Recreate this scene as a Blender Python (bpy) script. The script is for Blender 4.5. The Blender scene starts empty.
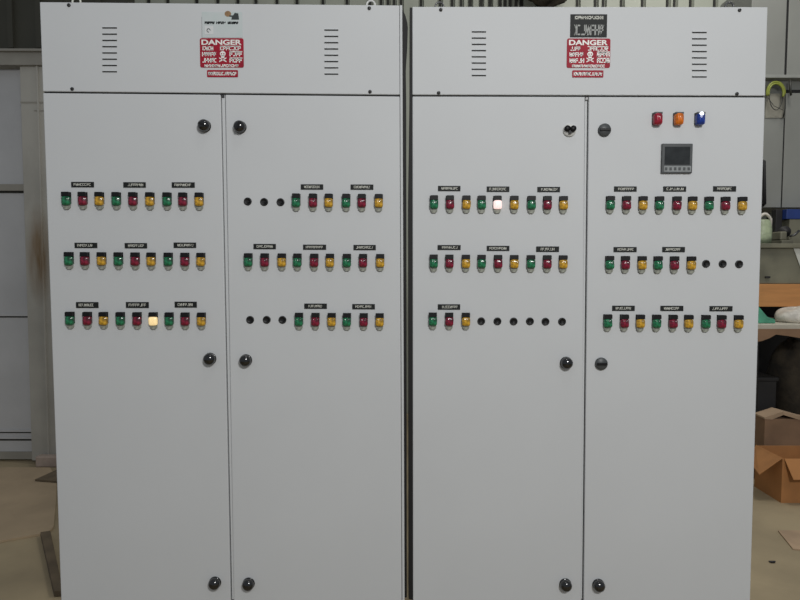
import bpy, math, random
from mathutils import Vector, Matrix
random.seed(7)
C = bpy.context.scene.collection
R = math.radians

# ------------------------------------------------------------------ camera model
F = 600.0
PITCH, ROLL = R(3.07), R(0.12)
CAM = Vector((0, -2.05, 1.55))
fwd = Vector((0, math.cos(PITCH), -math.sin(PITCH)))
r0 = Vector((1, 0, 0)); u0 = r0.cross(fwd)
rt = r0 * math.cos(ROLL) + u0 * math.sin(ROLL)
up = rt.cross(fwd)
def ray(px, py): return fwd + rt * ((px - 400) / F) - up * ((py - 300) / F)
def U(px, py, Y=0.0):
    d = ray(px, py); t = (Y - CAM.y) / d.y
    return CAM + d * t
def PF(px, py, z=0.0):
    d = ray(px, py); t = (z - CAM.z) / d.z
    return CAM + d * t
cd = bpy.data.cameras.new('camera'); cam = bpy.data.objects.new('camera', cd); C.objects.link(cam)
cd.sensor_width = 36; cd.lens = F / 800 * 36; cd.clip_start = 0.05
M4 = Matrix(((rt.x, up.x, -fwd.x, CAM.x), (rt.y, up.y, -fwd.y, CAM.y), (rt.z, up.z, -fwd.z, CAM.z), (0, 0, 0, 1)))
cam.matrix_world = M4
bpy.context.scene.camera = cam

# ------------------------------------------------------------------ materials
def s2l(c): return tuple(((v / 255) / 12.92 if v / 255 <= .04045 else ((v / 255 + .055) / 1.055) ** 2.4) for v in c) + (1,)
def mat(name, rgb, rough=.5, metal=0, noise=0, scale=8, bump=0, spec=.5, emit=0, coat=0, trans=0, rgb2=None, stretch=None, bscale=None):
    m = bpy.data.materials.new(name); m.use_nodes = True
    nt = m.node_tree; b = nt.nodes['Principled BSDF']
    b.inputs['Base Color'].default_value = s2l(rgb); b.inputs['Roughness'].default_value = rough
    b.inputs['Metallic'].default_value = metal; b.inputs['Specular IOR Level'].default_value = spec
    if coat: b.inputs['Coat Weight'].default_value = coat; b.inputs['Coat Roughness'].default_value = .08
    if trans: b.inputs['Transmission Weight'].default_value = trans
    if emit: b.inputs['Emission Color'].default_value = s2l(rgb); b.inputs['Emission Strength'].default_value = emit
    tc = nt.nodes.new('ShaderNodeTexCoord'); mp = nt.nodes.new('ShaderNodeMapping')
    nt.links.new(tc.outputs['Object'], mp.inputs['Vector'])
    if stretch: mp.inputs['Scale'].default_value = stretch
    if noise:
        n = nt.nodes.new('ShaderNodeTexNoise'); n.inputs['Scale'].default_value = scale; n.inputs['Detail'].default_value = 5
        nt.links.new(mp.outputs[0], n.inputs['Vector'])
        mx = nt.nodes.new('ShaderNodeMix'); mx.data_type = 'RGBA'
        c2 = rgb2 if rgb2 else tuple(max(0, v * (1 - noise)) for v in rgb)
        mx.inputs[6].default_value = s2l(rgb); mx.inputs[7].default_value = s2l(c2)
        rp = nt.nodes.new('ShaderNodeMapRange'); rp.inputs[1].default_value = .35; rp.inputs[2].default_value = .65
        nt.links.new(n.outputs['Fac'], rp.inputs[0]); nt.links.new(rp.outputs[0], mx.inputs[0])
        nt.links.new(mx.outputs[2], b.inputs['Base Color'])
    if bump:
        n2 = nt.nodes.new('ShaderNodeTexNoise'); n2.inputs['Scale'].default_value = bscale or scale * 4; n2.inputs['Detail'].default_value = 3
        nt.links.new(mp.outputs[0], n2.inputs['Vector'])
        bp = nt.nodes.new('ShaderNodeBump'); bp.inputs['Strength'].default_value = bump; bp.inputs['Distance'].default_value = .01
        nt.links.new(n2.outputs['Fac'], bp.inputs['Height']); nt.links.new(bp.outputs[0], b.inputs['Normal'])
    return m
M = dict(
    panel=mat('grey_powder_coat', (197, 199, 200), .6, spec=.35, noise=.012, scale=2.5, bump=.03, bscale=500),
    body=mat('cabinet_body_paint', (176, 177, 176), .45),
    gasket=mat('black_rubber', (14, 14, 14), .7, noise=.2),
    black=mat('black_plastic', (15, 15, 17), .5, spec=.3, noise=.2, scale=30),
    knob=mat('glossy_black_plastic', (12, 12, 14), .16, spec=.7, coat=.5, noise=.2, scale=20),
    ring=mat('light_lock_ring', (214, 214, 210), .3, 0, noise=.1),
    plug=mat('blanking_plug_black', (12, 12, 13), .5, noise=.2, scale=60),
    slot=mat('vent_shadow_steel', (30, 31, 32), .8, noise=.1),
    white=mat('white_print', (235, 235, 230), .5, noise=.05),
    pgrey=mat('grey_print', (150, 152, 148), .5, noise=.15, scale=60),
    dark=mat('dark_print', (45, 52, 52), .5, noise=.1),
    green=mat('green_lens', (34, 128, 84), .22, noise=.55, scale=90, coat=.3),
    red=mat('red_lens', (140, 20, 52), .22, noise=.55, scale=90, coat=.3),
    yellow=mat('amber_lens', (218, 168, 48), .22, noise=.4, scale=90, coat=.3),
    litred=mat('lit_red_lens', (255, 222, 218), .3, emit=.6, noise=.03),
    lityel=mat('lit_amber_lens', (255, 225, 165), .3, emit=.45, noise=.05),
    pred=mat('red_pilot_lens', (165, 25, 50), .22, noise=.3, scale=60, coat=.4),
    porange=mat('orange_pilot_lens', (228, 118, 18), .22, noise=.25, scale=60, coat=.4),
    pblue=mat('blue_pilot_lens', (15, 55, 150), .2, noise=.3, scale=60, coat=.5),
    hot=mat('lit_bulb_glow', (240, 246, 255), .3, emit=1.2, noise=.02),
    skirt=mat('painted_lamp_shadow', (158, 160, 148), .25, noise=.25, scale=120, spec=.6),  # grey tone painted for the shadow and reflection below each lamp
    signred=mat('red_enamel', (158, 14, 42), .6, spec=.3, noise=.12, scale=20),
    signblack=mat('black_sign_plate', (24, 27, 26), .6, spec=.3, noise=.1, scale=20),
    silver=mat('silver_label_film', (194, 198, 199), .5, spec=.3, noise=.1, scale=15, rgb2=(184, 195, 193)),
    silver2=mat('white_print_square', (208, 210, 210), .4, noise=.03),
    brownp=mat('brown_print', (150, 118, 82), .5, noise=.15, scale=60),
    meter=mat('meter_bezel', (72, 75, 76), .45, noise=.1, scale=30),
    screen=mat('meter_screen', (34, 37, 38), .2, noise=.3, scale=30, rgb2=(46, 49, 50)),
    keys=mat('meter_keypad', (140, 144, 144), .45, noise=.1, scale=60),
    screw=mat('screw_steel', (95, 95, 95), .35, .8, noise=.2, scale=60),
    concrete=mat('concrete_floor', (163, 147, 117), .75, noise=.16, scale=1.6, bump=.15, bscale=25),
    clad=mat('grey_green_cladding', (172, 175, 160), .55, noise=.12, scale=1.2),
    groove=mat('dark_cladding_groove', (48, 48, 42), .8, noise=.2),
    olive=mat('dark_olive_cladding', (58, 57, 47), .7, noise=.12, scale=2),
    door=mat('grey_sliding_door_paint', (180, 180, 180), .5, noise=.06, scale=2),
    beam=mat('beam_paint', (148, 144, 134), .6, noise=.1, scale=3),
    locker=mat('locker_grey_paint', (136, 137, 131), .5, noise=.07, scale=2),
    ledge=mat('ledge_paint', (150, 152, 146), .5, noise=.08),
    beige=mat('beige_board', (146, 143, 130), .7, noise=.12, scale=8),
    card=mat('cardboard', (176, 122, 72), .85, noise=.1, scale=6, bump=.05),
    cardpale=mat('pale_cardboard', (176, 150, 122), .85, noise=.12, scale=6),
    carddark=mat('brown_cardboard', (140, 110, 84), .85, noise=.15, scale=5),
    cardfloor=mat('floor_cardboard', (168, 148, 120), .9, noise=.08, scale=3),
    wood=mat('orange_brown_wood', (200, 140, 82), .55, noise=.08, scale=3, stretch=(1, 1, 10)),
    steel=mat('dull_grey_steel', (126, 123, 104), .5, noise=.2, scale=4),
    darkbox=mat('dark_plastic', (36, 34, 34), .6, noise=.25, scale=5),
    blue=mat('blue_plastic', (34, 60, 128), .5, noise=.15),
    bag=mat('pale_green_plastic_bag', (172, 184, 150), .4, noise=.2, scale=12, bump=.4),
    whitebag=mat('white_plastic_bag', (214, 208, 196), .4, noise=.15, scale=14, bump=.5),
    teal=mat('teal_plastic', (88, 168, 136), .45, noise=.2, scale=10),
    hose=mat('yellow_green_hose', (140, 148, 56), .45, noise=.15),
    wire=mat('dark_wire', (50, 50, 44), .5, noise=.1),
    dull2=mat('pinkish_block', (164, 148, 136), .85, noise=.12, scale=10),
    pale=mat('pale_worktop_laminate', (188, 182, 166), .6, noise=.08, scale=6),
    dull=mat('dull_brown_board', (104, 90, 70), .9, noise=.2, scale=8),
    sack=mat('dark_brown_cloth', (62, 54, 42), .9, noise=.5, scale=9, bump=.4),
    paper=mat('white_paper', (205, 205, 195), .6, noise=.05),
)
# rust stained column paint
def stained():
    m = mat('rust_stained_column_paint', (166, 163, 154), .65, noise=.08, scale=3)
    nt = m.node_tree; b = nt.nodes['Principled BSDF']
    old = b.inputs['Base Color'].links[0].from_socket
    tc = nt.nodes.new('ShaderNodeTexCoord'); mp = nt.nodes.new('ShaderNodeMapping')
    c = U(39, 255, 2.6)
    mp.inputs['Location'].default_value = (-c.x * 9, -c.y * 9, -c.z * 2.4); mp.inputs['Scale'].default_value = (9, 9, 2.4)
    nt.links.new(tc.outputs['Object'], mp.inputs['Vector'])
    g = nt.nodes.new('ShaderNodeTexGradient'); g.gradient_type = 'SPHERICAL'; nt.links.new(mp.outputs[0], g.inputs[0])
    n = nt.nodes.new('ShaderNodeTexNoise'); n.inputs['Scale'].default_value = 14
    mp2 = nt.nodes.new('ShaderNodeMapping'); mp2.inputs['Scale'].default_value = (2, 2, .25); nt.links.new(tc.outputs['Object'], mp2.inputs['Vector']); nt.links.new(mp2.outputs[0], n.inputs['Vector'])
    mu = nt.nodes.new('ShaderNodeMath'); mu.operation = 'MULTIPLY'; nt.links.new(g.outputs['Fac'], mu.inputs[0]); nt.links.new(n.outputs['Fac'], mu.inputs[1])
    m2 = nt.nodes.new('ShaderNodeMath'); m2.operation = 'MULTIPLY'; m2.use_clamp = True; nt.links.new(mu.outputs[0], m2.inputs[0]); m2.inputs[1].default_value = 2.1
    mx = nt.nodes.new('ShaderNodeMix'); mx.data_type = 'RGBA'; nt.links.new(m2.outputs[0], mx.inputs[0]); nt.links.new(old, mx.inputs[6]); mx.inputs[7].default_value = s2l((116, 94, 64))
    nt.links.new(mx.outputs[2], b.inputs['Base Color'])
    return m
M['stained'] = stained()

# ------------------------------------------------------------------ mesh builder
class MB:
    def __init__(s): s.v = []; s.f = []; s.mi = []; s.mats = []; s.sm = []
    def _m(s, m):
        if m not in s.mats: s.mats.append(m)
        return s.mats.index(m)
    def add(s, vs, fs, m, smooth=False):
        o = len(s.v); s.v += [Vector(v) for v in vs]; i = s._m(m)
        for f in fs: s.f.append([o + k for k in f]); s.mi.append(i); s.sm.append(smooth)
        return s
    def box(s, a, b, m):
        x0, x1 = sorted((a[0], b[0])); y0, y1 = sorted((a[1], b[1])); z0, z1 = sorted((a[2], b[2]))
        vs = [(x0, y0, z0), (x1, y0, z0), (x1, y1, z0), (x0, y1, z0), (x0, y0, z1), (x1, y0, z1), (x1, y1, z1), (x0, y1, z1)]
        return s.add(vs, [(0, 3, 2, 1), (4, 5, 6, 7), (0, 1, 5, 4), (1, 2, 6, 5), (2, 3, 7, 6), (3, 0, 4, 7)], m)
    def prism(s, pts, d, m):      # pts: coplanar polygon, d: extrusion vector
        n = len(pts); pts = [Vector(p) for p in pts]; d = Vector(d)
        nrm = Vector((0, 0, 0))
        for i in range(n): nrm += pts[i].cross(pts[(i + 1) % n])
        if nrm.dot(d) > 0: pts = pts[::-1]
        vs = pts + [p + d for p in pts]
        fs = [tuple(range(n)), tuple(range(2 * n - 1, n - 1, -1))] + [(i, i + n, (i + 1) % n + n, (i + 1) % n) for i in range(n)]
        return s.add(vs, fs, m)
    def quadpx(s, q, y0, y1, m):  # q: 4 pixel corners on the plane y=0, slab from y0 to y1
        P = [U(*p) for p in q]
        return s.prism([(p.x, y0, p.z) for p in P], (0, y1 - y0, 0), m)
    def lathe(s, prof, c, m, n=24, smooth=True):   # axis along -y from c; prof = (r, h)
        vs = []; fs = []
        for r, h in prof:
            for k in range(n):
                a = 2 * math.pi * k / n; vs.append((c[0] + r * math.cos(a), c[1] - h, c[2] + r * math.sin(a)))
        for i in range(len(prof) - 1):
            for k in range(n): fs.append((i * n + k, i * n + (k + 1) % n, (i + 1) * n + (k + 1) % n, (i + 1) * n + k))
        fs.append(tuple(range((len(prof) - 1) * n, len(prof) * n)))
        return s.add(vs, fs, m, smooth)
    def tube(s, pts, r, m, n=8):
        pts = [Vector(p) for p in pts]; vs = []; fs = []
        for i, p in enumerate(pts):
            t = (pts[min(i + 1, len(pts) - 1)] - pts[max(i - 1, 0)]).normalized()
            a = t.orthogonal().normalized() if i == 0 else (a - t * a.dot(t)).normalized()
            b = t.cross(a)
            for k in range(n):
                q = 2 * math.pi * k / n; vs.append(p + (a * math.cos(q) + b * math.sin(q)) * r)
        for i in range(len(pts) - 1):
            for k in range(n): fs.append((i * n + k, (i + 1) * n + k, (i + 1) * n + (k + 1) % n, i * n + (k + 1) % n))
        fs.append(tuple(range(n))[::-1]); fs.append(tuple(range((len(pts) - 1) * n, len(pts) * n)))
        return s.add(vs, fs, m, True)
    def mesh(s, name, org=(0, 0, 0)):
        me = bpy.data.meshes.new(name); o = Vector(org)
        me.from_pydata([v - o for v in s.v], [], s.f)
        for m in s.mats: me.materials.append(m)
        for p, i, q in zip(me.polygons, s.mi, s.sm): p.material_index = i; p.use_smooth = q
        import bmesh
        bm = bmesh.new(); bm.from_mesh(me); bmesh.ops.recalc_face_normals(bm, faces=bm.faces); bm.to_mesh(me); bm.free()
        me.update(); return me
    def build(s, name, parent=None, org=None, bevel=0):
        if org is None:
            xs = [v.x for v in s.v]; ys = [v.y for v in s.v]; zs = [v.z for v in s.v]
            org = Vector(((min(xs) + max(xs)) / 2, (min(ys) + max(ys)) / 2, min(zs)))
        return link(name, s.mesh(name, org), org, parent, bevel)
def link(name, me, loc, parent=None, bevel=0):
    o = bpy.data.objects.new(name, me); C.objects.link(o)
    wl = Vector(loc)
    if parent is not None:
        o.parent = parent
        wl = wl - WORLD[parent.name]
    o.location = wl; WORLD[o.name] = Vector(loc)
    if bevel:
        b = o.modifiers.new('bevel', 'BEVEL'); b.width = bevel; b.segments = 2; b.limit_method = 'ANGLE'
    return o
WORLD = {}
def thing(name, label, cat, loc, group=None):
    o = link(name, None, loc); o['label'] = label; o['category'] = cat
    if group: o['group'] = group
    return o
def tag(o, label, cat, group=None):
    o['label'] = label; o['category'] = cat
    if group: o['group'] = group
    return o
def struct(o): o['kind'] = 'structure'; return o
def textmesh(s, txt, x, z, w, h, y, m):   # real letters filling a rectangle, merged into builder s
    cu = bpy.data.curves.new('t', 'FONT'); cu.body = txt; cu.size = 1; cu.extrude = .02; cu.offset = .03
    o = bpy.data.objects.new('t', cu); C.objects.link(o)
    bpy.context.view_layer.update()
    me = o.to_mesh()
    xs = [v.co.x for v in me.vertices]; ys = [v.co.y for v in me.vertices]
    sx = w / (max(xs) - min(xs)); sy = h / (max(ys) - min(ys))
    vs = [(x + (v.co.x - min(xs)) * sx, y - (v.co.z + .02) * .02, z + (v.co.y - min(ys)) * sy) for v in me.vertices]
    s.add(vs, [tuple(p.vertices) for p in me.polygons], m)
    o.to_mesh_clear(); bpy.data.objects.remove(o); bpy.data.curves.remove(cu)
def scribble(s, x0, z0, x1, z1, y, m, n, seed=0, th=None, headline=False):   # illegible characters: short strokes
    rg = random.Random(seed); cw = (x1 - x0) / n; h = z1 - z0; th = th or cw * .22
    def seg(ax, az, bx, bz):
        d = Vector((bx - ax, 0, bz - az)); L = d.length
        if L < 1e-6: return
        d /= L; q = Vector((-d.z, 0, d.x)) * th / 2
        a = Vector((ax, y, az)); b = Vector((bx, y, bz))
        s.prism([a - q, b - q, b + q, a + q], (0, -.0004, 0), m)
    for i in range(n):
        a = x0 + i * cw + cw * .1; b = a + cw * .75
        k = rg.randrange(6)
        if k != 0: seg(a, z0, a, z1)
        if k in (0, 2, 4): seg(b, z0 + h * rg.choice((0, .4)), b, z1)
        if k in (1, 2, 5): seg(a, z0 + h * .5, b, z0 + h * .5)
        if k in (0, 3, 4): seg(a, z0 + th / 2, b, z0 + th / 2)
        if k in (1, 3, 5): seg(a, z1 - th / 2, b, z1 - th / 2)
        if k in (4, 5): seg(a, z0, b, z1)
    if headline: seg(x0, z1, x1, z1)

# ------------------------------------------------------------------ shared meshes
def lensmesh(name, m, w=.0138, h=.0150, depth=.015, ribs=True):
    s = MB(); n = 28; rings = [1, 1, .93, .8, .6, .4, .2]; vs = []; fs = []
    for j, r in enumerate(rings):
        for k in range(n):
            a = 2 * math.pi * k / n; ca, sa = math.cos(a), math.sin(a)
            e = 2 / 4.5
            X = w * r * math.copysign(abs(ca) ** e, ca); Z = h * r * math.copysign(abs(sa) ** e, sa)
            y = 0 if j == 0 else -(depth * .62 + depth * .38 * (1 - r ** 3))
            if ribs and j > 1: y -= .0012 * math.cos(X / w * math.pi * 4)
            vs.append((X, y, Z))
    for j in range(len(rings) - 1):
        for k in range(n): fs.append((j * n + k, j * n + (k + 1) % n, (j + 1) * n + (k + 1) % n, (j + 1) * n + k))
    fs.append(tuple(range((len(rings) - 1) * n, len(rings) * n)))
    s.add(vs, fs, m, True)
    return s.mesh(name)
LENS = {k: lensmesh('lens_' + k, M[k]) for k in ('green', 'red', 'yellow', 'litred', 'lityel')}
def bezelmesh():
    s = MB(); w = .0128
    # collar plate against the door, then the black hood at the top of the lamp
    s.prism([(-w - .001, 0, -.013), (w + .001, 0, -.013), (w + .001, 0, .026), (-w - .001, 0, .026)], (0, -.003, 0), M['black'])
    s.prism([(-w, -.003, .011), (w, -.003, .011), (w, -.003, .0235), (w * .86, -.003, .026), (-w * .86, -.003, .026), (-w, -.003, .0235)], (0, -.012, 0), M['black'])
    return s.mesh('lamp_housing')
HOUSING = bezelmesh()
def shadowmesh():  # grey tab modelled in place of the shadow and reflection under a lamp
    s = MB(); s.prism([(-.0115, 0, -.012), (.0115, 0, -.012), (.0115, 0, -.026), (.006, 0, -.0320), (-.006, 0, -.0320), (-.0115, 0, -.026)], (0, -.007, 0), M['skirt'])
    return s.mesh('lens_skirt')
LAMP_SHADOW = shadowmesh()
def plugmesh():
    s = MB(); s.lathe([(.0135, 0), (.0135, .002), (.0128, .0032), (.009, .0036), (.0085, .002), (.001, .002)], (0, 0, 0), M['plug'], 24)
    s.box((-.0045, -.0045, -.0022), (.006, -.002, .0006), M['plug'])
    return s.mesh('blanking_plug')
PLUG = plugmesh()
def lockmesh():
    s = MB(); s.lathe([(.0215, 0), (.0215, .002), (.020, .004), (.016, .0045)], (0, 0, 0), M['knob'], 28)
    prof = [(.0195, .004), (.0205, .010)] + [(.0205 * math.cos(a), .012 + .016 * math.sin(a)) for a in [R(q) for q in (0, 15, 30, 45, 60, 75, 87)]]
    s.lathe(prof, (0, 0, 0), M['knob'], 28)
    return s.mesh('quarter_turn_knob')
KNOB = lockmesh()
def gripmesh():
    s = MB(); s.prism([(-.013, -.012, -.0035), (.013, -.012, -.0035), (.013, -.012, .0035), (-.013, -.012, .0035)], (0, -.019, 0), M['black'])
    return s.mesh('knob_grip')
GRIP = gripmesh()
def flatlock():
    s = MB(); s.lathe([(.0215, 0), (.0215, .006), (.0195, .009), (.001, .0095)], (0, 0, 0), M['meter'], 28)
    s.box((-.017, -.014, -.0035), (.017, -.009, .0035), M['black'])
    return s.mesh('slotted_dial')
DIAL = flatlock()
def keylock():
    s = MB(); s.lathe([(.0215, 0), (.0215, .004), (.019, .007), (.001, .0075)], (0, 0, 0), M['ring'], 28)
    return s.mesh('lock_rosette')
ROSETTE = keylock()
def keysm():
    s = MB()
    s.lathe([(.010, 0), (.010, .008), (.001, .009)], (-.0095, -.007, .004), M['black'], 16)
    s.lathe([(.010, 0), (.010, .010), (.001, .011)], (.0095, -.007, .003), M['black'], 16)
    s.box((-.005, -.014, -.014), (.004, -.007, .006), M['black'])
    return s.mesh('lock_wings')
WINGS = keysm()
def screwmesh():
    s = MB(); s.lathe([(.006, 0), (.006, .002), (.0045, .0042), (.001, .0046)], (0, 0, 0), M['screw'], 14)
    s.box((-.0045, -.0052, -.0008), (.0045, -.0044, .0008), M['gasket'])
    return s.mesh('screw')
SCREW = screwmesh()

# ------------------------------------------------------------------ one control cabinet
def lerp(a, b, t): return (a[0] + (b[0] - a[0]) * t, a[1] + (b[1] - a[1]) * t)
def cabinet(label, TL, TR, BL, BR, seamL, seamR, gapT, gapB, frame_strip):
    """TL..BR pixel corners on the front plane (BL/BR at y=600), seam = header seam heights, gap = (x0,x1) of the door gap"""
    tl, tr, bl, br = U(*TL), U(*TR), U(*BL), U(*BR)
    def edge(a, b, z): t = (z - a.z) / (b.z - a.z); return a.x + (b.x - a.x) * t
    zb = .10
    base = Vector(((bl.x + br.x) / 2, .25, 0))
    root = thing('control_cabinet', label, 'electrical cabinet', base, 'grey control cabinets')
    D = .46
    # body shell, set just behind the doors
    s = MB(); i = .003
    s.prism([(tl.x + i, .02, tl.z - i), (tr.x - i, .02, tr.z - i), (edge(tr, br, zb) - i, .02, zb), (edge(tl, bl, zb) + i, .02, zb)], (0, D - .02, 0), M['body'])
    s.build('cabinet_body', root, bevel=.002)
    s = MB(); s.box((edge(tl, bl, 0) + .02, .04, 0), (edge(tr, br, 0) - .02, D - .02, zb), M['gasket']); s.build('plinth', root)
    # header panel
    def pt(x, y): return (x, y)
    def lx(y): return lerp(TL, BL, (y - TL[1]) / (BL[1] - TL[1]))[0]
    def rx(y): return lerp(TR, BR, (y - TR[1]) / (BR[1] - TR[1]))[0]
    fs = frame_strip
    s = MB(); s.quadpx([TL, (TR[0] - fs, TR[1]), (rx(seamR) - fs, seamR - .7), (lx(seamL), seamL - .7)], 0, .018, M['panel'])
    s.build('header_panel', root, bevel=.0025)
    s = MB(); s.quadpx([(lx(seamL) + .6, seamL - 3), (rx(seamR) - .6, seamR - 3), (rx(seamR) - .6, seamR + 3), (lx(seamL) + .6, seamL + 3)], .006, .0198, M['gasket'])
    s.build('header_gasket', root)
    if fs:
        s = MB(); a = U(TR[0] - fs + .35, TR[1]); b = U(*TR)
        s.prism([(a.x, -.001, a.z), (b.x, -.001, b.z), (edge(tr, br, zb), -.001, zb), (edge(tr, br, zb) - (b.x - a.x), -.001, zb)], (0, .021, 0), M['panel'])
        s.build('side_frame', root, bevel=.001)
    # doors
    def gx(k, y): return gapT[k] + (gapB[k] - gapT[k]) * (y - 100) / 500
    yb = 600
    doors = []
    def seam_y(x): return seamL + (seamR - seamL) * (x - TL[0]) / (TR[0] - TL[0])
    for side in (0, 1):
        if side == 0: q = [(lx(seamL), seamL + .9), (gx(0, 100), seam_y(gx(0, 100)) + .9), (gx(0, yb), yb), (lx(yb), yb)]
        else: q = [(gx(1, 100), seam_y(gx(1, 100)) + .9), (rx(seamR) - fs, seamR + .9), (rx(yb) - fs, yb), (gx(1, yb), yb)]
        P = [U(*p) for p in q]
        P[2] = P[1] + (P[2] - P[1]) * ((zb + .02 - P[1].z) / (P[2].z - P[1].z))
        P[3] = P[0] + (P[3] - P[0]) * ((zb + .02 - P[0].z) / (P[3].z - P[0].z))
        s = MB(); s.prism([(p.x, 0, p.z) for p in P], (0, .018, 0), M['panel'])
        doors.append(s.build('door', root, bevel=.003))
    # centre mullion, dark rubber behind and a painted strip in the gap between the doors
    zt_ = U(gapT[0], seam_y(gapT[0]) + 1).z
    def strip(x0t, x1t, x0b, x1b, y0, y1, m, name):
        a0, a1, b0, b1 = U(x0t, 99), U(x1t, 99), U(x0b, yb), U(x1b, yb)
        s = MB(); s.prism([(a0.x, y0, zt_), (a1.x, y0, zt_), (b1.x, y0, b1.z), (b0.x, y0, b0.z)], (0, y1 - y0, 0), m); return s.build(name, root)
    strip(gx(0, 100) + .1, gx(1, 100) - .1, gx(0, yb) + .1, gx(1, yb) - .1, .016, .0199, M['gasket'], 'door_seal')
    if fs: strip(gx(0, 100) + .9, gx(1, 100) - .6, gx(0, yb) + 1.2, gx(1, yb) - .15, .005, .0155, M['panel'], 'centre_mullion')
    else: strip(gx(0, 100) + .8, gx(1, 100) - .9, gx(0, yb) + .3, gx(1, yb) - 1.0, .009, .0155, M['panel'], 'centre_mullion')
    s = MB(); g = U((gapT[0] + gapT[1]) / 2, seam_y(gapT[0]) + 2.5)
    s.box((g.x - .004, .002, g.z - .004), (g.x + .004, .005, g.z + .004), M['screw']); s.build('door_stop', root)
    return root, doors
LC = cabinet('left tall light grey control cabinet, silver label above its red danger sign', (39.6, 1.9), (402.2, 5.2), (61, 600), (404.6, 600), 92.0, 95.4, (220.6, 225.2), (230.6, 233.8), 2.8)
RC = cabinet('right tall light grey control cabinet with black sign, square meter and blue lamp', (412.3, 6.6), (767.8, 6.9), (413, 600), (750.3, 600), 95.4, 96.4, (585.0, 588.8), (581.0, 583.8), 0)

# vents, screws
def vent(root, x0, x1, y0, y1):
    s = MB(); n = 8
    for k in range(n):
        y = y0 + (y1 - y0) * k / (n - 1); a = U(x0, y); b = U(x1, y)
        s.box((a.x, -.0008, a.z - .0019), (b.x, .0002, a.z + .0016), M['slot'])
        s.add([(a.x, 0, a.z + .006), (b.x, 0, a.z + .006), (b.x, -.003, a.z + .0016), (a.x, -.003, a.z + .0016), (b.x, 0, a.z + .0016), (a.x, 0, a.z + .0016)],
              [(0, 1, 2, 3), (3, 2, 4, 5), (0, 3, 5), (1, 4, 2)], M['panel'])
    o = s.build('vent_louvres', root)
    o['label'] = 'column of eight short dark ventilation slits'
vent(LC[0], 102.5, 117, 28, 71.8); vent(LC[0], 324.5, 338.3, 30.2, 74.2)
vent(RC[0], 471.8, 486, 32, 75.6); vent(RC[0], 692, 706.6, 32.6, 77)
def screws(root, pts):
    for x, y in pts:
        link('screw', SCREW, U(x, y), root)
screws(LC[0], [(69, 5.2), (72.3, 89), (369.3, 8.3), (370, 91.8)])
screws(RC[0], [(440.8, 9.8), (438.6, 93), (739.4, 10.3), (736.8, 94)])
# lifting eyes on the cabinet tops
def eye(root, x, y, m, both=True):
    p = U(x, y); s = MB(); z = p.z - .003
    s.lathe([(.007, 0), (.007, .002)], (p.x, .06, z + .004), m, 12)
    s.tube([(p.x, .06, z - .001), (p.x, .06, z + .016)], .004, m)
    s.tube([(p.x + .014 * math.sin(a), .06, z + .029 - .014 * math.cos(a)) for a in [2 * math.pi * k / 16 for k in range(17)]], .0032, m)
    s.build('lifting_eye', root)
eye(LC[0], 67, 1.9, M['paper']); eye(LC[0], 370, 5, M['ring']); eye(RC[0], 440.5, 6.6, M['screw']); eye(RC[0], 739, 6.9, M['screw'])

# black edging in the gap between the two cabinets
s = MB()
edge_ = [(402.3, 7.5), (403.5, 9), (405.6, 14), (407.4, 21), (407.9, 26), (407.6, 34), (406.6, 50), (405.8, 66), (406.3, 100), (406.9, 600), (404.6, 600)]
P = [U(x, y) for x, y in edge_]
s.prism([(p.x, .016, p.z) for p in P], (0, .12, 0), M['gasket']); s.build('edge_seal', LC[0])
s = MB()
P = [U(x, y) for x, y in [(409.8, 7), (412.3, 7), (413, 600), (408.6, 600), (408.2, 200), (409.6, 100)]]
s.prism([(p.x, .004, p.z) for p in P], (0, .05, 0), M['gasket']); s.build('edge_seal', RC[0])

# lamps
COL = ('green', 'red', 'yellow')
def lamp(root, x, top, col, door):
    c = U(x, top + 7.6); c.y = 0
    o = link('indicator_lamp', HOUSING, c, root)
    c2 = c + Vector((0, -.003, -.004))
    l = link('lens', LENS[col], c2, o); l.rotation_euler.y = R(random.uniform(-4, 4))
    l['label'] = {'green': 'green lens', 'red': 'red lens', 'yellow': 'amber yellow lens', 'litred': 'lens lit almost white', 'lityel': 'lens lit cream white'}[col]
    k = link('lens_skirt', LAMP_SHADOW, c, o)
def plate(root, x0, y0, x1, y1, k):
    a = U(x0, y0); b = U(x1, y1); s = MB()
    s.box((a.x, -.0022, a.z), (b.x, 0, b.z), M['signblack'])
    o = s.build('nameplate', root, bevel=.0006)
    s = MB(); h = a.z - b.z; w = b.x - a.x; rg = random.Random(k)
    f0 = rg.uniform(.10, .2); f1 = rg.uniform(.78, .9)
    scribble(s, a.x + w * f0, b.z + h * .28, a.x + w * f1, b.z + h * .74, -.0022, M['paper'], rg.choice((8, 9, 10)), k, th=.0015)
    t = s.build('lettering', o); t['label'] = 'small white lettering'
def plug(root, x, y): link('blanking_plug', PLUG, U(x, y), root)
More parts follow.
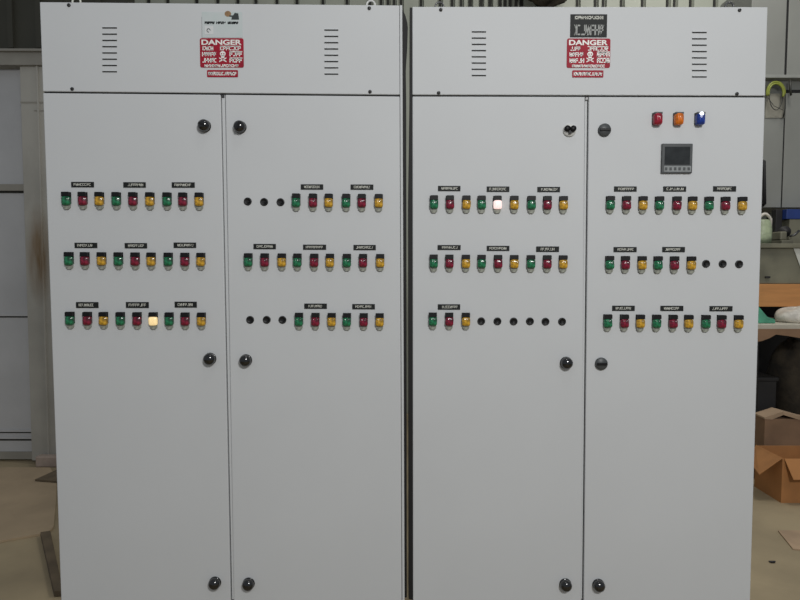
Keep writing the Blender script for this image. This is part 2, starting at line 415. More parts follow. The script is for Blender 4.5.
rows_L = [
    (192.5, [67.3, 83.7, 100.3, 117.2, 133.8, 150.7, 167.8, 183.5, 199.8], None, [(71.3, 181.9, 94.2, 187.4), (123.4, 182.2, 146, 187.7), (171.8, 182.3, 194.9, 187.8)]),
    (252.3, [69.9, 85.8, 102.5, 119.3, 136, 151.9, 169, 185.6, 201.5], None, [(74.7, 242.7, 97.5, 248.1), (124.8, 243, 147.3, 248.4), (173.7, 242.5, 196.3, 248)]),
    (311.8, [70.9, 88.3, 104.4, 121.2, 137.9, 154, 169.9, 185.8, 202], {5: 'lityel'}, [(76.1, 302, 98.7, 308), (126, 302, 149, 308), (174.7, 301.6, 197, 307.6)]),
    (194.2, [296.5, 313.3, 329, 346.4, 362, 378.9], None, [(300.8, 184.3, 323.3, 189.7), (350.6, 184.5, 373.4, 189.8)]),
    (253.5, [248.7, 265.1, 282.2, 297.7, 314.5, 330.2, 347.1, 363.2, 380.3], None, [(253.5, 243.9, 276, 249.2), (303.1, 244.6, 326.2, 249.8), (353.5, 244.9, 375.8, 250.2)]),
    (312.8, [299.3, 315.7, 331.9, 347.1, 363.9, 379.8], None, [(304.3, 303.5, 326.9, 308.8), (352.3, 304, 374.9, 309.3)]),
]
rows_R = [
    (196.0, [434, 449.9, 466.3, 481.5, 497.2, 514, 531.1, 547, 563], {4: 'litred'}, [(438, 185.9, 460.4, 191.2), (486.7, 186.5, 509.3, 192), (537.3, 186.9, 559.9, 192.2)]),
    (254.8, [433.7, 449.4, 465.8, 481.5, 497.9, 514, 530.6, 546.8, 562.7], None, [(437.6, 245, 460.6, 250), (486.7, 245.8, 509.3, 251), (536.1, 246.4, 558.9, 252)]),
    (312.6, [432.8, 449.2, 465.8], None, [(437.8, 304.2, 460.1, 309.7)]),
    (196.7, [609.7, 625.8, 642.2, 658.6, 676, 691.6, 708, 724.4, 741.2], None, [(614, 186.4, 636.5, 191.7), (663.1, 186.4, 685.9, 191.7), (713, 186.2, 735.8, 191.6)]),
    (256.2, [609, 624.7, 641.3, 657.2, 673.6, 690.4], None, [(613.5, 247, 636.5, 252.2), (662.2, 246.9, 684.7, 252.2)]),
    (314.4, [607.1, 623.7, 639.6, 655.8, 672.2, 687.8, 704.9, 720.6, 737.5], None, [(612.1, 305.6, 634.6, 310.9), (660.3, 305.7, 683.1, 311), (709.4, 306, 732.2, 311.3)]),
]
kk = 1
for root, rows in ((LC[0], rows_L), (RC[0], rows_R)):
    for top, xs, lit, plates in rows:
        n = len(xs)
        for i, x in enumerate(xs):
            dy = (x - xs[0]) * .006
            lamp(root, x, top + dy - .2, (lit or {}).get(i, COL[i % 3]), None)
        for p in plates: plate(root, *p, kk); kk += 1
for x, y in ((247.8, 201.5), (264.2, 202), (280.6, 202.2), (250.2, 319.8), (266.8, 319.8), (282.5, 319.8)): plug(LC[0], x, y)
for x, y in ((481.2, 321.2), (497.4, 321.3), (513.6, 321.4), (529.9, 321.3), (545.4, 321.6), (562, 321.6), (705.9, 263.8), (722.5, 263.9), (738.9, 264.2)): plug(RC[0], x, y)

# door locks (sub-parts of the doors)
def lock(door, x, y, kind='knob', rot=0):
    c = U(x, y)
    if kind == 'knob':
        o = link('door_knob', KNOB, c, door); o['label'] = 'round black glossy door knob'
    elif kind == 'dial':
        o = link('door_dial', DIAL, c, door); o['label'] = 'flat dark dial with a horizontal bar'
    elif kind == 'key':
        o = link('door_lock', ROSETTE, c, door); o['label'] = 'bright round door lock with black wing handle'
        me = WINGS
        # wings are part of the lock look; joined through a shared child is one level too deep, so keep on the door
        w = link('lock_handle', me, c, door)
    return o
def gripped(door, x, y, rot):
    o = lock(door, x, y); c = U(x, y)
    g = link('knob_grip', GRIP, c, door); g.rotation_euler.y = R(rot)
gripped(LC[1][0], 204.8, 126.2, 25); gripped(LC[1][1], 240.3, 127.3, -60)
lock(LC[1][0], 210.2, 358.8); lock(LC[1][1], 246.0, 360.3); lock(LC[1][0], 215.2, 582.4); lock(LC[1][1], 248.8, 583.4)
lock(RC[1][0], 569.3, 130.4, 'key'); lock(RC[1][1], 604.2, 130.2, 'dial')
lock(RC[1][0], 566, 362.8); lock(RC[1][1], 601, 363.6, 'dial'); lock(RC[1][0], 565.2, 584.2); lock(RC[1][1], 598.2, 584.6)

# three pilot lamps
for x, mk, lab in ((656.3, 'pred', 'red pilot lens'), (677.3, 'porange', 'orange pilot lens'), (698.6, 'pblue', 'blue pilot lens with a white glowing spot')):
    c = U(x, 119.6)
    s = MB(); s.box((c.x - .0150, -.003, c.z - .018), (c.x + .0150, 0, c.z + .0215), M['meter'])
    s.box((c.x - .0135, -.019, c.z + .0145), (c.x + .0135, -.003, c.z + .0212), M['meter'])
    o = s.build('pilot_lamp', RC[0], bevel=.001)
    l = link('lens', lensmesh('pilot_lens', M[mk], .0140, .0195, .022), c + Vector((0, -.003, -.001)), o); l['label'] = lab
    if mk == 'pblue':
        s = MB(); q = U(698.4, 115.4); s.lathe([(.0068, 0), (.0068, .004), (.005, .0075), (.001, .009)], (q.x, -.020, q.z), M['hot'], 16); b = s.build('bulb', o); b['label'] = 'glowing white bulb spot'
# panel meter
a = U(661.2, 144); b = U(691, 173.6)
s = MB(); s.box((a.x, -.0085, a.z), (b.x, 0, b.z), M['meter']); pm = s.build('panel_meter', RC[0], bevel=.002); pm['label'] = 'square dark grey digital panel meter'
a1 = U(663.8, 147.2); b1 = U(688.6, 165.2)
s = MB(); s.box((a1.x, -.0092, a1.z), (b1.x, -.0080, b1.z), M['screen']); q = s.build('screen', pm, bevel=.0004)
a2 = U(662.8, 166.4); b2 = U(689.6, 172.2)
s = MB(); s.box((a2.x, -.0096, a2.z), (b2.x, -.0080, b2.z), M['keys'])
for k in range(6):
    f = (k + .5) / 6; x = a2.x + (b2.x - a2.x) * f
    s.box((x - .0045, -.0105, (a2.z + b2.z) / 2 - .005), (x + .0035, -.0094, (a2.z + b2.z) / 2 + .005), M['meter'])
s.build('keypad', pm)

# signs
def rect(s, x0, y0, x1, y1, ya, yb, m):
    a = U(x0, y0); b = U(x1, y1); s.box((a.x, ya, a.z), (b.x, yb, b.z), m)
def rrect(s, x0, y0, x1, y1, ya, yb, m, r=.006):
    a = U(x0, y0); b = U(x1, y1); pts = []
    for cx, cz, q in ((b.x - r, a.z - r, 0), (a.x + r, a.z - r, 90), (a.x + r, b.z + r, 180), (b.x - r, b.z + r, 270)):
        for k in range(5): t = R(q + k * 22.5); pts.append((cx + r * math.cos(t), yb, cz + r * math.sin(t)))
    s.prism(pts, (0, ya - yb, 0), m)
def scr(s, x0, y0, x1, y1, y, m, n, seed, th=None, hl=False):
    a = U(x0, y1); b = U(x1, y0); scribble(s, a.x, a.z, b.x, b.z, y, m, n, seed, th, hl)
def danger(root, ox, oy, seed, w=44, sx=0):
    s = MB(); rrect(s, ox, oy, ox + w, oy + 29.4, -.0015, 0, M['signred']); sg = s.build('danger_sign', root); sg['label'] = 'red danger sign with white lettering and a skull'
    s = MB(); y = -.0015
    a = U(ox + 1.8, oy + 6.8); b = U(ox + w - 2.2, oy + 1.6)
    textmesh(s, 'DANGER', a.x, a.z, b.x - a.x, b.z - a.z, y, M['white'])
    scr(s, ox + 3, oy + 12.2, ox + 13.5, oy + 8.2, y, M['white'], 4, seed, .0028)
    scr(s, ox + 20.5, oy + 12.2, ox + 41, oy + 8.2, y, M['white'], 7, seed + 1, .0028, True)
    scr(s, ox + 2.5, oy + 18.2, ox + 16.5, oy + 14, y, M['white'], 5, seed + 2, .0028)
    scr(s, ox + 2.5, oy + 24.4, ox + 17, oy + 20, y, M['white'], 5, seed + 3, .0030)
    scr(s, ox + 30, oy + 18.2, ox + 42.5, oy + 13.6, y, M['white'], 4, seed + 4, .0036, True)
    scr(s, ox + 30, oy + 24.4, ox + 42.5, oy + 20, y, M['white'], 4, seed + 5, .0036, True)
    scr(s, ox + 5, oy + 29, ox + w - 5, oy + 26.2, y, M['white'], 13, seed + 6, .0026)
    l = s.build('lettering', sg); l['label'] = 'white lettering'
    s = MB(); c = U(ox + 23, oy + 15.6)
    pts = [(c.x + .0095 * math.cos(t), y, c.z + .0085 * math.sin(t)) for t in [2 * math.pi * k / 18 for k in range(18)]]
    s.prism(pts, (0, -.0005, 0), M['white']); s.box((c.x - .0055, y, c.z - .014), (c.x + .0055, y - .0005, c.z - .006), M['white'])
    for dx in (-.0038, .0038): s.box((c.x + dx - .0019, y - .0005, c.z - .0026), (c.x + dx + .0019, y - .0008, c.z + .0018), M['signred'])
    for q in (-1, 1):
        s.prism([(c.x - .012, y, c.z - .018 - q * .006), (c.x + .012, y, c.z - .018 + q * .006), (c.x + .012, y, c.z - .0215 + q * .006), (c.x - .012, y, c.z - .0215 - q * .006)], (0, -.0005, 0), M['white'])
    k = s.build('skull_emblem', sg); k['label'] = 'white skull and crossed bones'
    s = MB(); rrect(s, ox + 7.2 + sx, oy + 31.8, ox + 38.2 + sx, oy + 39, -.0015, 0, M['signred'], .003); st = s.build('warning_strip', root); st['label'] = 'small red strip with white lettering'
    s = MB(); scr(s, ox + 8.8 + sx, oy + 37.2, ox + 36.8 + sx, oy + 33.8, y, M['white'], 13, seed + 9, .0030); s.build('lettering', st)
# keep glyph rows the right way up
_scr = scr
def scr(s, x0, y0, x1, y1, y, m, n, seed, th=None, hl=False): _scr(s, x0, min(y0, y1), x1, max(y0, y1), y, m, n, seed, th, hl)
danger(LC[0], 199.9, 38.3, 11); danger(RC[0], 567.0, 38.6, 31, 42.8, -2)
s = MB(); rrect(s, 201.8, 12, 242.6, 37.8, -.0012, 0, M['silver'], .002); lb = s.build('maker_label', LC[0]); lb['label'] = 'silver label with dark lettering and a small brown mark'
s = MB(); scr(s, 205, 21.6, 214.6, 24.2, -.0012, M['dark'], 5, 51, .0030); scr(s, 216.5, 21.6, 225.6, 24.2, -.0012, M['dark'], 4, 52, .0026); scr(s, 228, 21.8, 238.3, 24.2, -.0012, M['dark'], 5, 53, .0030); s.build('lettering', lb)
s = MB(); a = U(228, 14.0)
s.prism([(a.x + .011 * math.cos(t), -.0012, a.z + .0095 * math.sin(t)) for t in [R(20 * k) for k in range(18)]], (0, -.0004, 0), M['brownp'])
P = [U(*p) for p in ((231.5, 19.8), (239.2, 19.8), (238.4, 13.6), (235, 13), (233.2, 15.6), (229.5, 15.6), (229.5, 17), (232, 17))]
s.prism([(p.x, -.0012, p.z) for p in P], (0, -.0006, 0), M['dark']); o = s.build('emblem', lb); o['label'] = 'brown and dark grey printed mark'
s = MB(); rect(s, 205, 26.2, 213.4, 34.4, -.0012, -.0016, M['silver2']); rect(s, 201.8, 17, 202.3, 37.5, -.0012, -.0015, M['dark']); c = U(208.8, 30.6)
s.tube([(c.x + .0055 * math.cos(t), -.0018, c.z + .0055 * math.sin(t)) for t in [R(20 * k) for k in range(15)]], .0012, M['dark'], 5); s.build('seal_mark', lb)
s = MB(); rect(s, 570.4, 14.4, 606.6, 37.4, -.0015, 0, M['signblack']); sb = s.build('black_sign', RC[0]); sb['label'] = 'black sign plate with pale lettering'
s = MB(); scr(s, 575, 16.2, 603, 19.4, -.0015, M['paper'], 11, 61, .0030); scr(s, 576, 25, 604, 35.4, -.0015, M['pgrey'], 6, 64, .0050)
a = U(573.8, 36); s.tube([(a.x + .006 * math.sin(t), -.002, a.z + .036 * t / 3.1) for t in [k * .31 for k in range(11)]], .0022, M['pgrey'], 5)
s.build('lettering', sb)

# ------------------------------------------------------------------ setting
YB = 4.3      # rear cladding wall
s = MB(); s.box((-7, -4.5, -.08), (7, YB + .1, 0), M['concrete']); struct(s.build('floor'))
# rear cladding wall: ribs at the positions where seams are seen
s = MB()
s.box((-7, YB, 0), (7, YB + .08, 5.2), M['clad'])
xs_ = [133, 149, 168, 197, 218, 238, 256, 277, 297, 323, 347, 370, 381, 388, 394, 401, 421, 440, 452, 461, 470, 481, 490, 500, 505, 510, 516, 521, 577, 595, 603, 621, 642, 667, 674, 690, 714, 728, 735, 742, 749, 756, 775, 800, 830]
for x in xs_:
    p = U(x, 4, YB); w = .012 if x < 470 or x > 560 else .016
    s.box((p.x - w, YB - .012, 0), (p.x + w, YB + .001, 5.2), M['groove'])
for a_, b_ in zip(xs_[:-1], xs_[1:]):
    p, q = U(a_, 4, YB), U(b_, 4, YB)
    if q.x - p.x > .06: s.prism([(p.x + .02, YB, 0), (q.x - .02, YB, 0), (q.x - .03, YB - .03, 0), (p.x + .03, YB - .03, 0)], (0, 0, 5.2), M['clad'])
struct(s.build('wall_back'))
YD = 2.67
# olive wall above the sliding door
s = MB(); a = U(-160, 0, YD); b = U(128, 0, YD); zt = U(20, 49, YD).z
s.box((a.x, YD, zt), (b.x, YD + .12, 4.6), M['olive'])
for x in (-60, -20, 12, 40, 70, 100):
    p = U(x, 20, YD); s.box((p.x - .02, YD - .03, zt), (p.x + .02, YD, 4.6), M['olive'])
struct(s.build('wall_left'))
# beam, column, door
s = MB(); z1 = U(20, 48.5, YD - .12).z; z0 = U(20, 65, YD - .10).z
s.box((a.x, YD - .10, z0), (b.x, YD + .12, z1 - .015), M['beam']); s.box((a.x, YD - .125, z1 - .02), (b.x, YD, z1), M['beam']); struct(s.build('trim_1', bevel=.004))
s = MB(); xc0 = U(24, 200, YD - .07).x; xc1 = U(90, 200, YD).x
s.box((xc0, YD - .07, .03), (xc1, YD + .12, z0), M['stained'])
zj = U(40, 103, YD - .07).z; s.box((xc0 - .002, YD - .076, zj), (xc1, YD - .06, zj + .01), M['beam'])
zj = U(40, 111, YD - .07).z; s.box((xc0 + .1, YD - .076, zj), (xc1, YD - .06, zj + .006), M['beam'])
cx = U(41, 200, YD - .07).x
s.box((cx, YD - .085, .03), (cx + .012, YD - .06, z0), M['stained'])
struct(s.build('trim_2', org=(0, 0, 0)))
s = MB(); x1 = xc0 + .01
s.box((a.x, YD, .02), (x1, YD + .05, z0 + .02), M['door'])
def zr(y, Y=YD): return U(12, y, Y).z
s.box((a.x, YD - .025, zr(191)), (x1, YD + .01, zr(184.5)), M['beam'])
s.box((a.x, YD - .004, zr(193.2)), (x1, YD + .01, zr(191)), M['groove'])
for y, h in ((316, 1.5), (431.5, 1.5), (438.5, 2)):
    s.box((a.x, YD - .003, zr(y + h)), (xc0 - .03, YD + .01, zr(y)), M['groove']); s.box((a.x, YD - .012, zr(y)), (xc0 - .02, YD + .01, zr(y - 2)), M['door'])
s.box((xc0 - .03, YD - .01, .02), (x1, YD, z0), M['door'])
s.box((a.x, YD - .01, .02), (x1, YD, .08), M['beam'])
struct(s.build('door_1'))
s = MB(); p = U(35, 460, YD - .15); q = U(62, 460, YD - .15); s.box((p.x, YD - .15, 0), (q.x, YD - .078, .085), M['dull2']); tag(s.build('concrete_block', bevel=.01), 'pale pinkish block at the foot of the rust-stained column', 'block')

# floor sheets, left
def sheet(name, pts, m, t=.006):
    P = [PF(x, y) for x, y in pts]; s = MB(); s.prism([(p.x, p.y, .001) for p in P], (0, 0, t), m); return s.build(name)
tag(sheet('cardboard_sheet', [(-60, 469), (50, 469), (57, 480), (56, 505), (53.5, 529), (48, 534.5), (0, 543), (-60, 553)], M['cardfloor'], .012), 'large beige cardboard sheet lying flat on the floor at the left', 'cardboard')
s = MB(); P = [PF(x, y, .016) for x, y in ((35, 481), (75, 463), (75, 484))]; s.prism(P, (0, 0, .012), M['dull']); tag(s.build('dark_patch'), 'dark brown triangular scrap lying on the beige cardboard sheet', 'patch')  # thin dark brown triangle laid on the sheet
s = MB(); P = [PF(x, y, .001) for x, y in ((40.5, 537), (50.5, 535.5), (61, 585), (70, 596), (54, 597))]; s.prism(P, (0, 0, .03), M['dull']); tag(s.build('wooden_plank', bevel=.003), 'narrow dark plank on the floor in front of the cardboard sheet', 'plank')
tag(sheet('cardboard_offcut', [(778, 531.5), (793, 550), (804, 551), (850, 552), (850, 531)], M['cardpale']), 'flat cardboard offcut on the concrete floor at the right', 'cardboard')
# grit on floor
s = MB(); p = PF(772, 562.5); s.lathe([(.02, 0), (.012, .01)], (p.x, p.y, .008), M['darkbox'], 8); 
for v in s.v: v.z = min(max(v.z, .001), .01)
tag(s.build('grit_lump'), 'small dark lump of grit on the concrete floor at the right', 'debris')

# ------------------------------------------------------------------ right side: workbench and storage
YW = 2.35
def wbox(s, x0, y0, x1, y1, Y, d, m):
    a = U(x0, y0, Y); b = U(x1, y1, Y); s.box((a.x, Y, a.z), (b.x, Y + d, b.z), m); return a, b
zt = U(780, 324.5, YW).z; zt0 = U(780, 331, YW).z
xl = U(752, 325, YW).x; xr = U(930, 325, YW).x
wb = thing('workbench', 'workbench with a pale worktop behind the right cabinet', 'workbench', ((xl + xr) / 2, YW + .35, 0))
s = MB(); s.box((xl, YW, zt0), (xr, YW + .75, zt), M['pale']); s.build('worktop', wb, bevel=.004)
for x, y in ((xl + .03, YW + .04), (xr - .09, YW + .04), (xl + .03, YW + .66), (xr - .09, YW + .66)):
    s = MB(); s.box((x, y, 0), (x + .05, y + .05, zt0), M['darkbox']); s.build('leg', wb)
s = MB(); s.box((xl + .03, YW + .70, .02), (xr - .04, YW + .72, zt0), M['darkbox']); s.build('back_panel', wb)
s = MB(); s.box((xl + .0, YW + .1, .28), (xr - .04, YW + .69, .31), M['darkbox']); s.build('lower_shelf', wb)
def blob(name, c, r, m, seed=1, amp=.15, flat=None, nu=20, nv=14):
    rg = random.Random(seed); ph = [rg.uniform(0, 6) for _ in range(6)]; vs = []; fs = []
    for j in range(nv + 1):
        th = math.pi * j / nv
        for i in range(nu):
            a = 2 * math.pi * i / nu
            k = 1 + amp * (math.sin(3 * a + ph[0]) * math.sin(2 * th + ph[1]) + .6 * math.sin(5 * a + ph[2] + 3 * th) + .4 * math.sin(9 * a + ph[3] - 4 * th))
            v = [c[0] + r[0] * k * math.sin(th) * math.cos(a), c[1] + r[1] * k * math.sin(th) * math.sin(a), c[2] + r[2] * k * math.cos(th)]
            if flat is not None: v[2] = max(v[2], flat)
            vs.append(v)
    for j in range(nv):
        for i in range(nu): fs.append((j * nu + i, j * nu + (i + 1) % nu, (j + 1) * nu + (i + 1) % nu, (j + 1) * nu + i))
    s = MB(); s.add(vs, fs, m, True); return s
# dark contents under bench
zs = .31
c = U(790, 352, YW + .3); blob('x', (c.x, YW + .36, zs + .28), (.26, .2, .40), M['darkbox'], 3, .05, zs + .001)
t = blob('x', (c.x + .05, YW + .36, zs + .3), (.16, .2, .38), M['sack'], 3, .06, zs + .002); tag(t.build('cloth_sack'), 'dark bulky sack stored under the workbench', 'sack')
c0 = U(748, 352, YW + .3)
s = MB(); s.box((c0.x - .0, YW + .15, zs + .001), (c0.x + .14, YW + .6, zs + .38), M['darkbox']); s.box((c0.x - .01, YW + .14, zs + .38), (c0.x + .15, YW + .61, zs + .41), M['darkbox']); tag(s.build('storage_crate', bevel=.006), 'black crate under the left end of the workbench', 'crate')
# white bag and teal cloth on the worktop
c = U(799, 318, YW + .2); t = blob('x', (c.x, YW + .22, zt + .035), (.16, .16, .080), M['whitebag'], 5, .07, zt + .001, 28, 18); tag(t.build('plastic_bag'), 'white crumpled plastic bag on the workbench top', 'bag', None)
s = MB(); P = [U(x, y, YW + .08) for x, y in ((752, 309), (759, 307.5), (763, 312), (768, 318), (775, 320), (776, 324.2), (752, 324.2))]
zmin = min(p.z for p in P); s.prism([(p.x, YW + .08, p.z - zmin + zt + .001) for p in P], (0, .2, 0), M['teal']); tag(s.build('tool_tray', bevel=.006), 'teal plastic tray on the workbench top beside the white bag', 'tray')
s = MB(); P = [U(x, y, YW - .012) for x, y in ((756, 329), (810, 329), (810, 339), (800, 338), (788, 336), (776, 334.5), (770, 338), (762, 341), (756, 342))]
s.prism([(p.x, YW - .012, p.z) for p in P], (0, .010, 0), M['carddark']); s.build('hanging_cloth', wb)['label'] = 'brown ragged cloth hanging from the front edge'  # ragged brown cloth hanging over the bench edge
# wooden shelf box standing on the bench
YS = YW + .34
sh = thing('wooden_shelf', 'orange-brown wooden shelf standing on the workbench', 'shelf', (U(800, 300, YS).x, YS + .15, zt))
s = MB(); a, b = wbox(s, 748, 284, 900, 307, YS, .03, M['wood']); s.build('front_board', sh, bevel=.003)
s = MB(); s.box((a.x, YS + .03, a.z - .02), (b.x, YS + .38, a.z), M['wood']); s.build('shelf_board', sh)
for x in (a.x, b.x - .03):
    s = MB(); s.box((x, YS + .03, zt), (x + .03, YS + .38, a.z - .02), M['carddark']); s.build('side_panel', sh)
s = MB(); s.box((a.x + .03, YS + .36, zt), (b.x - .03, YS + .38, a.z - .02), M['darkbox']); s.build('back_panel', sh)
zsh = a.z
# grey steel case on the shelf, with paper
YC = YS + .02
a = U(748, 243.5, YC); b = U(900, 283, YC)
mc = thing('metal_case', 'wide dull grey metal case on top of the orange-brown shelf', 'case', ((a.x + b.x) / 2, YC + .17, zsh))
s = MB(); s.box((a.x, YC, zsh + .001), (b.x, YC + .34, a.z), M['steel']); s.build('case_body', mc, bevel=.006)
zc = a.z
s = MB(); s.box((a.x - .0, YC - .03, zc - .035), (b.x, YC + .34, zc + .0), M['steel']); s.build('lid', mc, bevel=.004)
s = MB(); p = U(767, 277, YC); s.box((p.x - .018, YC - .012, p.z - .008), (p.x + .02, YC, p.z + .006), M['darkbox']); s.build('latch', mc)
s = MB(); P = [U(x, y, YC - .004) for x, y in ((793, 247.5), (806, 247.5), (806, 276), (800, 266.5))]; s.prism(P, (0, -.003, 0), M['paper']); o = s.build('paper_note', mc); o['label'] = 'white triangular paper on the case front'
# things on the case
zc = zc + .001
P = [U(x, y, YC + .05) for x, y in ((757, 240), (772.5, 240), (771.4, 228), (769.5, 219), (758, 219))]
c = U(763.5, 230, YC + .1)
zc_top = U(763, 219, YC + .05).z
s = MB(); vs = []; fs = []; n = 24; prof = [(0, .062, .045), (.05, .066, .05), (.11, .062, .045), (.16, .05, .035), (.175, .035, .02)]
H = zc_top - zc
for h, rx_, ry in prof:
    for k in range(n):
        t = 2 * math.pi * k / n; w = 1 + .06 * math.sin(5 * t + h * 30)
        vs.append((c.x + rx_ * w * math.cos(t), YC + .1 + ry * w * math.sin(t), zc + h / .175 * H))
for j in range(len(prof) - 1):
    for k in range(n): fs.append((j * n + k, j * n + (k + 1) % n, (j + 1) * n + (k + 1) % n, (j + 1) * n + k))
fs.append(tuple(range(n))); fs.append(tuple(range((len(prof) - 1) * n, len(prof) * n)))
s.add(vs, fs, M['bag'], True)
cb = s.build('carrier_bag'); tag(cb, 'pale green carrier bag with white handles on the grey metal case', 'bag')
s = MB(); P = [(c.x - .045, YC + .1, zc + H * .93)] + [(c.x - .045 + .1 * k / 8, YC + .1, zc + H * .95 + .055 * math.sin(math.pi * (k + .6) / 9.4)) for k in range(9)] + [(c.x + .056, YC + .1, zc + H * .65)]
s.tube(P, .012, M['whitebag']); o = s.build('bag_handle', cb); o['label'] = 'white handle'
c = U(783, 232, YC + .12)
vc = thing('bench_vise', 'small grey and dark clamping machine beside the pale green bag', 'tool', (c.x, YC + .14, zc))
s = MB(); s.box((c.x - .045, YC + .06, zc), (c.x + .05, YC + .22, zc + .03), M['steel']); s.build('base', vc, bevel=.005)
s = MB(); s.box((c.x - .045, YC + .08, zc + .03), (c.x + .01, YC + .2, zc + .10), M['steel']); s.build('jaw', vc, bevel=.01)
s = MB(); s.lathe([(.045, 0), (.045, .03), (.02, .035), (.02, .05)], (c.x + .015, YC + .14, zc + .10), M['darkbox'], 20); s.build('motor', vc)
s = MB(); s.tube([(c.x + .015, YC + .06, zc + .06), (c.x + .05, YC + .05, zc + .07), (c.x + .085, YC + .05, zc + .105)], .009, M['screw']); s.build('handle', vc)
s = MB(); a = U(784.5, 209.5, YC + .25); b = U(880, 219.5, YC + .25)
s = MB(); s.box((a.x, YC + .22, b.z), (b.x, YC + .34, a.z), M['blue']); s.box((a.x + .03, YC + .225, zc), (b.x - .02, YC + .335, b.z), M['steel']); tag(s.build('storage_bin', bevel=.004), 'blue topped storage bin on the grey metal case', 'bin')
a = U(774, 209, YC + .3); 
s = MB(); s.box((a.x, YC + .27, zc), (a.x + .055, YC + .335, a.z - .005), M['darkbox']); tag(s.build('dark_carton', bevel=.004), 'dark narrow carton between the green bag and the blue bin', 'carton')

# tall grey lockers on the wall
YL = YC + .36
lk = thing('wall_locker', 'grey steel wall lockers above the workbench', 'locker', (U(800, 200, YL).x, YL + .25, U(800, 207.5, YL).z), None)
xL0 = U(752, 0, YL).x; xR0 = U(905, 0, YL).x; zl0 = U(780, 207.5, YL).z; zl1 = U(780, 80, YL).z; zl2 = U(780, 77, YL).z; zl3 = zl2 + .8
s = MB(); s.box((xL0, YL + .02, zl0), (xR0, YL + .5, zl3), M['locker']); s.build('locker_body', lk)
sx = U(786.8, 40, YL).x; sx2 = U(783.5, 150, YL).x
for x0, x1, z0_, z1_ in ((xL0, sx - .010, zl2 + .008, zl3), (sx + .010, xR0, zl2 + .008, zl3)):
    s = MB(); s.box((x0, YL, z0_), (x1, YL + .018, z1_), M['locker']); s.build('door', lk, bevel=.003)
zr_ = U(780, 93, YL).z
for x0, x1, top in ((xL0, sx2 - .006, zr_), (sx2 + .006, xR0, zr_ )):
    s = MB(); s.box((x0, YL, zl0), (x1, YL + .018, top), M['locker']); s.build('door', lk, bevel=.003)
for sxx, za, zb_ in ((sx, zl2, zl3), (sx2, zl0 + .005, zr_)):
    s = MB(); s.box((sxx - .010, YL + .008, za), (sxx + .010, YL + .0195, zb_), M['gasket']); s.build('door_seal', lk)
s = MB(); s.box((xL0, YL - .06, zl1), (xR0, YL + .02, zl2), M['ledge']); s.build('ledge', lk, bevel=.002)
s = MB(); s.box((sx + .02, YL + .012, zr_ + .002), (xR0, YL + .0195, zr_ + .03), M['gasket']); s.build('recess_strip', lk)
a = U(766, 93.5, YL - .004); b = U(784.3, 118, YL - .004)
s = MB(); s.box((a.x, YL - .006, a.z), (b.x, YL - .001, b.z), M['beige']); s.build('backing_board', lk)
s = MB(); p = U(764, 160, YL - .03); q = U(764.5, 205, YL - .03)
s.tube([(p.x, YL, p.z), (p.x, YL - .03, p.z - .01), (p.x + .008, YL - .03, (p.z + q.z) / 2), (q.x, YL - .03, q.z + .01), (q.x, YL, q.z)], .014, M['gasket']); s.build('door_handle', lk)
# coil of hose hanging from the ledge
YH = YL - .05
hc = thing('hose_coil', 'yellow-green hose coil hanging below the locker ledge', 'hose', U(776, 92, YH))
def arc(cx_, cy_, rx_, ry_, a0, a1, Y, n=28): return [U(cx_ + rx_ * math.cos(R(a0 + (a1 - a0) * k / n)), cy_ - ry_ * math.sin(R(a0 + (a1 - a0) * k / n)), Y) for k in range(n + 1)]
s = MB()
s.tube(arc(775.5, 93, 8.4, 11, -15, 195, YH), .009, M['hose']); s.tube(arc(776, 93.5, 7.4, 9.8, -20, 190, YH - .01), .008, M['hose']); s.tube(arc(776.5, 92.5, 8.2, 10.6, -10, 180, YH + .012), .008, M['hose'])
s.build('hose_loops', hc)
s = MB(); s.tube(arc(776, 93, 7, 17, 180, 360, YH - .002), .003, M['wire']); s.tube([U(768, 98, YH), U(774, 106, YH), U(783, 110, YH)], .0025, M['wire']); s.tube([U(783.5, 92, YH), U(785.4, 96, YH), U(785.2, 108, YH), U(783, 118, YH)], .006, M['wire'])
s.build('wire_loop', hc)
s = MB(); s.tube([U(790, 80.4, YH), U(790.2, 88, YH), U(791, 95.5, YH)], .009, M['wire']); tag(s.build('hook'), 'short dark hook hanging from the ledge right of the hose coil', 'hook')

# cardboard boxes
def openbox():
    fl = PF(781, 503); d0 = (fl.y - CAM.y)
    zt_ = U(781, 459, fl.y).z; yb_ = fl.y + .30; xl_ = fl.x; xr_ = fl.x + .42; t = .006
    root = thing('cardboard_box', 'open cardboard box with flaps folded out on the floor at the right', 'box', ((xl_ + xr_) / 2, (fl.y + yb_) / 2, 0))
    s = MB(); s.box((xl_, fl.y, 0), (xr_, fl.y + t, zt_), M['card']); s.box((xl_, yb_ - t, 0), (xr_, yb_, zt_), M['card'])
    s.box((xl_, fl.y + t, 0), (xl_ + t, yb_ - t, zt_), M['card']); s.box((xr_ - t, fl.y + t, 0), (xr_, yb_ - t, zt_), M['card']); s.box((xl_ + t, fl.y + t, 0), (xr_ - t, yb_ - t, t), M['card'])
    s.build('box_body', root)
    # left flap, folded out and down
    s = MB(); s.prism([(xl_, fl.y + .005, zt_), (xl_, yb_, zt_), (xl_ - .075, yb_ - .03, zt_ - .085), (xl_ - .14, fl.y + .02, zt_ - .115)], (.002, 0, .006), M['card']); s.build('flap', root)
    s = MB(); s.prism([(xl_ + .01, fl.y, zt_), (xr_, fl.y, zt_), (xr_, fl.y - .06, zt_ - .12), (xl_ + .035, fl.y - .06, zt_ - .12)], (0, -.004, .004), M['card']); s.build('flap', root)
    s = MB(); s.prism([(xr_, fl.y, zt_), (xr_, yb_, zt_), (xr_ + .12, yb_, zt_ - .06), (xr_ + .12, fl.y, zt_ - .06)], (0, 0, .005), M['card']); s.build('flap', root)
    return yb_
ybk = openbox()
YR = ybk + .06
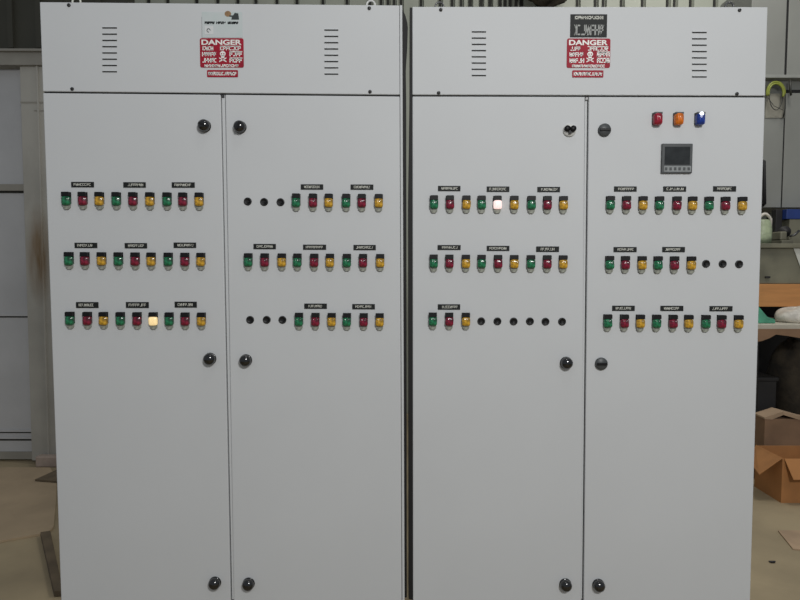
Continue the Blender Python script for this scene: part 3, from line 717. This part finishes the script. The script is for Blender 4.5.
a = U(765, 419, YR); b = U(765, 470, YR)
rb = thing('cardboard_box', 'closed brown cardboard box standing behind the open one', 'box', (a.x + .2, YR + .1, 0))
s = MB(); s.box((a.x, YR, 0), (a.x + .40, YR + .14, a.z), M['carddark']); s.build('box_body', rb, bevel=.002)
s = MB(); m1 = U(783, 412, YR); s.prism([(a.x - .004, YR - .002, a.z), (a.x - .004, YR - .002, a.z + .012), (m1.x, YR - .002, m1.z + .004), (m1.x, YR - .002, m1.z - .022), (a.x + .05, YR - .002, a.z - .004)], (0, .13, 0), M['cardpale']); s.build('flap', rb)
s = MB(); s.prism([(m1.x, YR - .004, m1.z + .004), (m1.x, YR - .004, m1.z - .02), (m1.x + .2, YR - .004, a.z - .03), (m1.x + .2, YR - .004, a.z + .0)], (0, .13, 0), M['cardpale']); s.build('flap', rb)

# dark bundle on the rear wall above the cabinets
c = U(546, -14, YB - .25)
t = blob('x', (c.x, YB - .30, c.z), (.25, .16, .21), M['sack'], 9, .09); o = t.build('cloth_bundle', org=c)
tag(o, 'dark brown bundle hanging on the rear wall above the right cabinet', 'bundle')
s = MB(); p = U(549, 1, YB - .42); 
s.tube([(c.x, YB - .3, c.z + .1), (c.x, YB - .25, c.z + .5), (c.x, YB - .04, c.z + .52)], .012, M['wire']); o2 = s.build('rope', o)

# ------------------------------------------------------------------ light
def area(name, loc, tgt, sx_, sy_, e, col=(1, 1, 1)):
    l = bpy.data.lights.new(name, 'AREA'); l.shape = 'RECTANGLE'; l.size = sx_; l.size_y = sy_; l.energy = e; l.color = col
    o = bpy.data.objects.new(name, l); C.objects.link(o); o.location = loc
    o.rotation_euler = (Vector(tgt) - Vector(loc)).to_track_quat('-Z', 'Y').to_euler()
    return o
area('offscreen_light', (1.15, -3.9, 3.6), (.3, 0, 1.5), .8, .5, 110, (1, .995, .98))
area('offscreen_light', (.35, -1.5, 5.6), (.2, 0, 1.0), .5, .4, 8, (1, .99, .97))  # unseen small lamp added for knob highlights and sharper shadows
area('offscreen_light', (2.6, 1.2, 5.4), (2.3, 2.2, 0), 1.0, 1.0, 62, (1, .97, .92))  # unseen lamp added to brighten the right rear
area('offscreen_light', (2.6, 2.9, 5.0), (1.6, 4.3, 2.8), 1.2, .6, 15, (1, .99, .95))  # unseen lamp added to light the rear cladding
w = bpy.data.worlds.new('world'); bpy.context.scene.world = w; w.use_nodes = True
bg = w.node_tree.nodes['Background']; bg.inputs[0].default_value = (.78, .84, .92, 1); bg.inputs[1].default_value = .30
vs_ = bpy.context.scene.view_settings
vs_.view_transform = 'Standard'; vs_.look = 'None'; vs_.gamma = 1; vs_.use_curve_mapping = False; vs_.exposure = 0.0
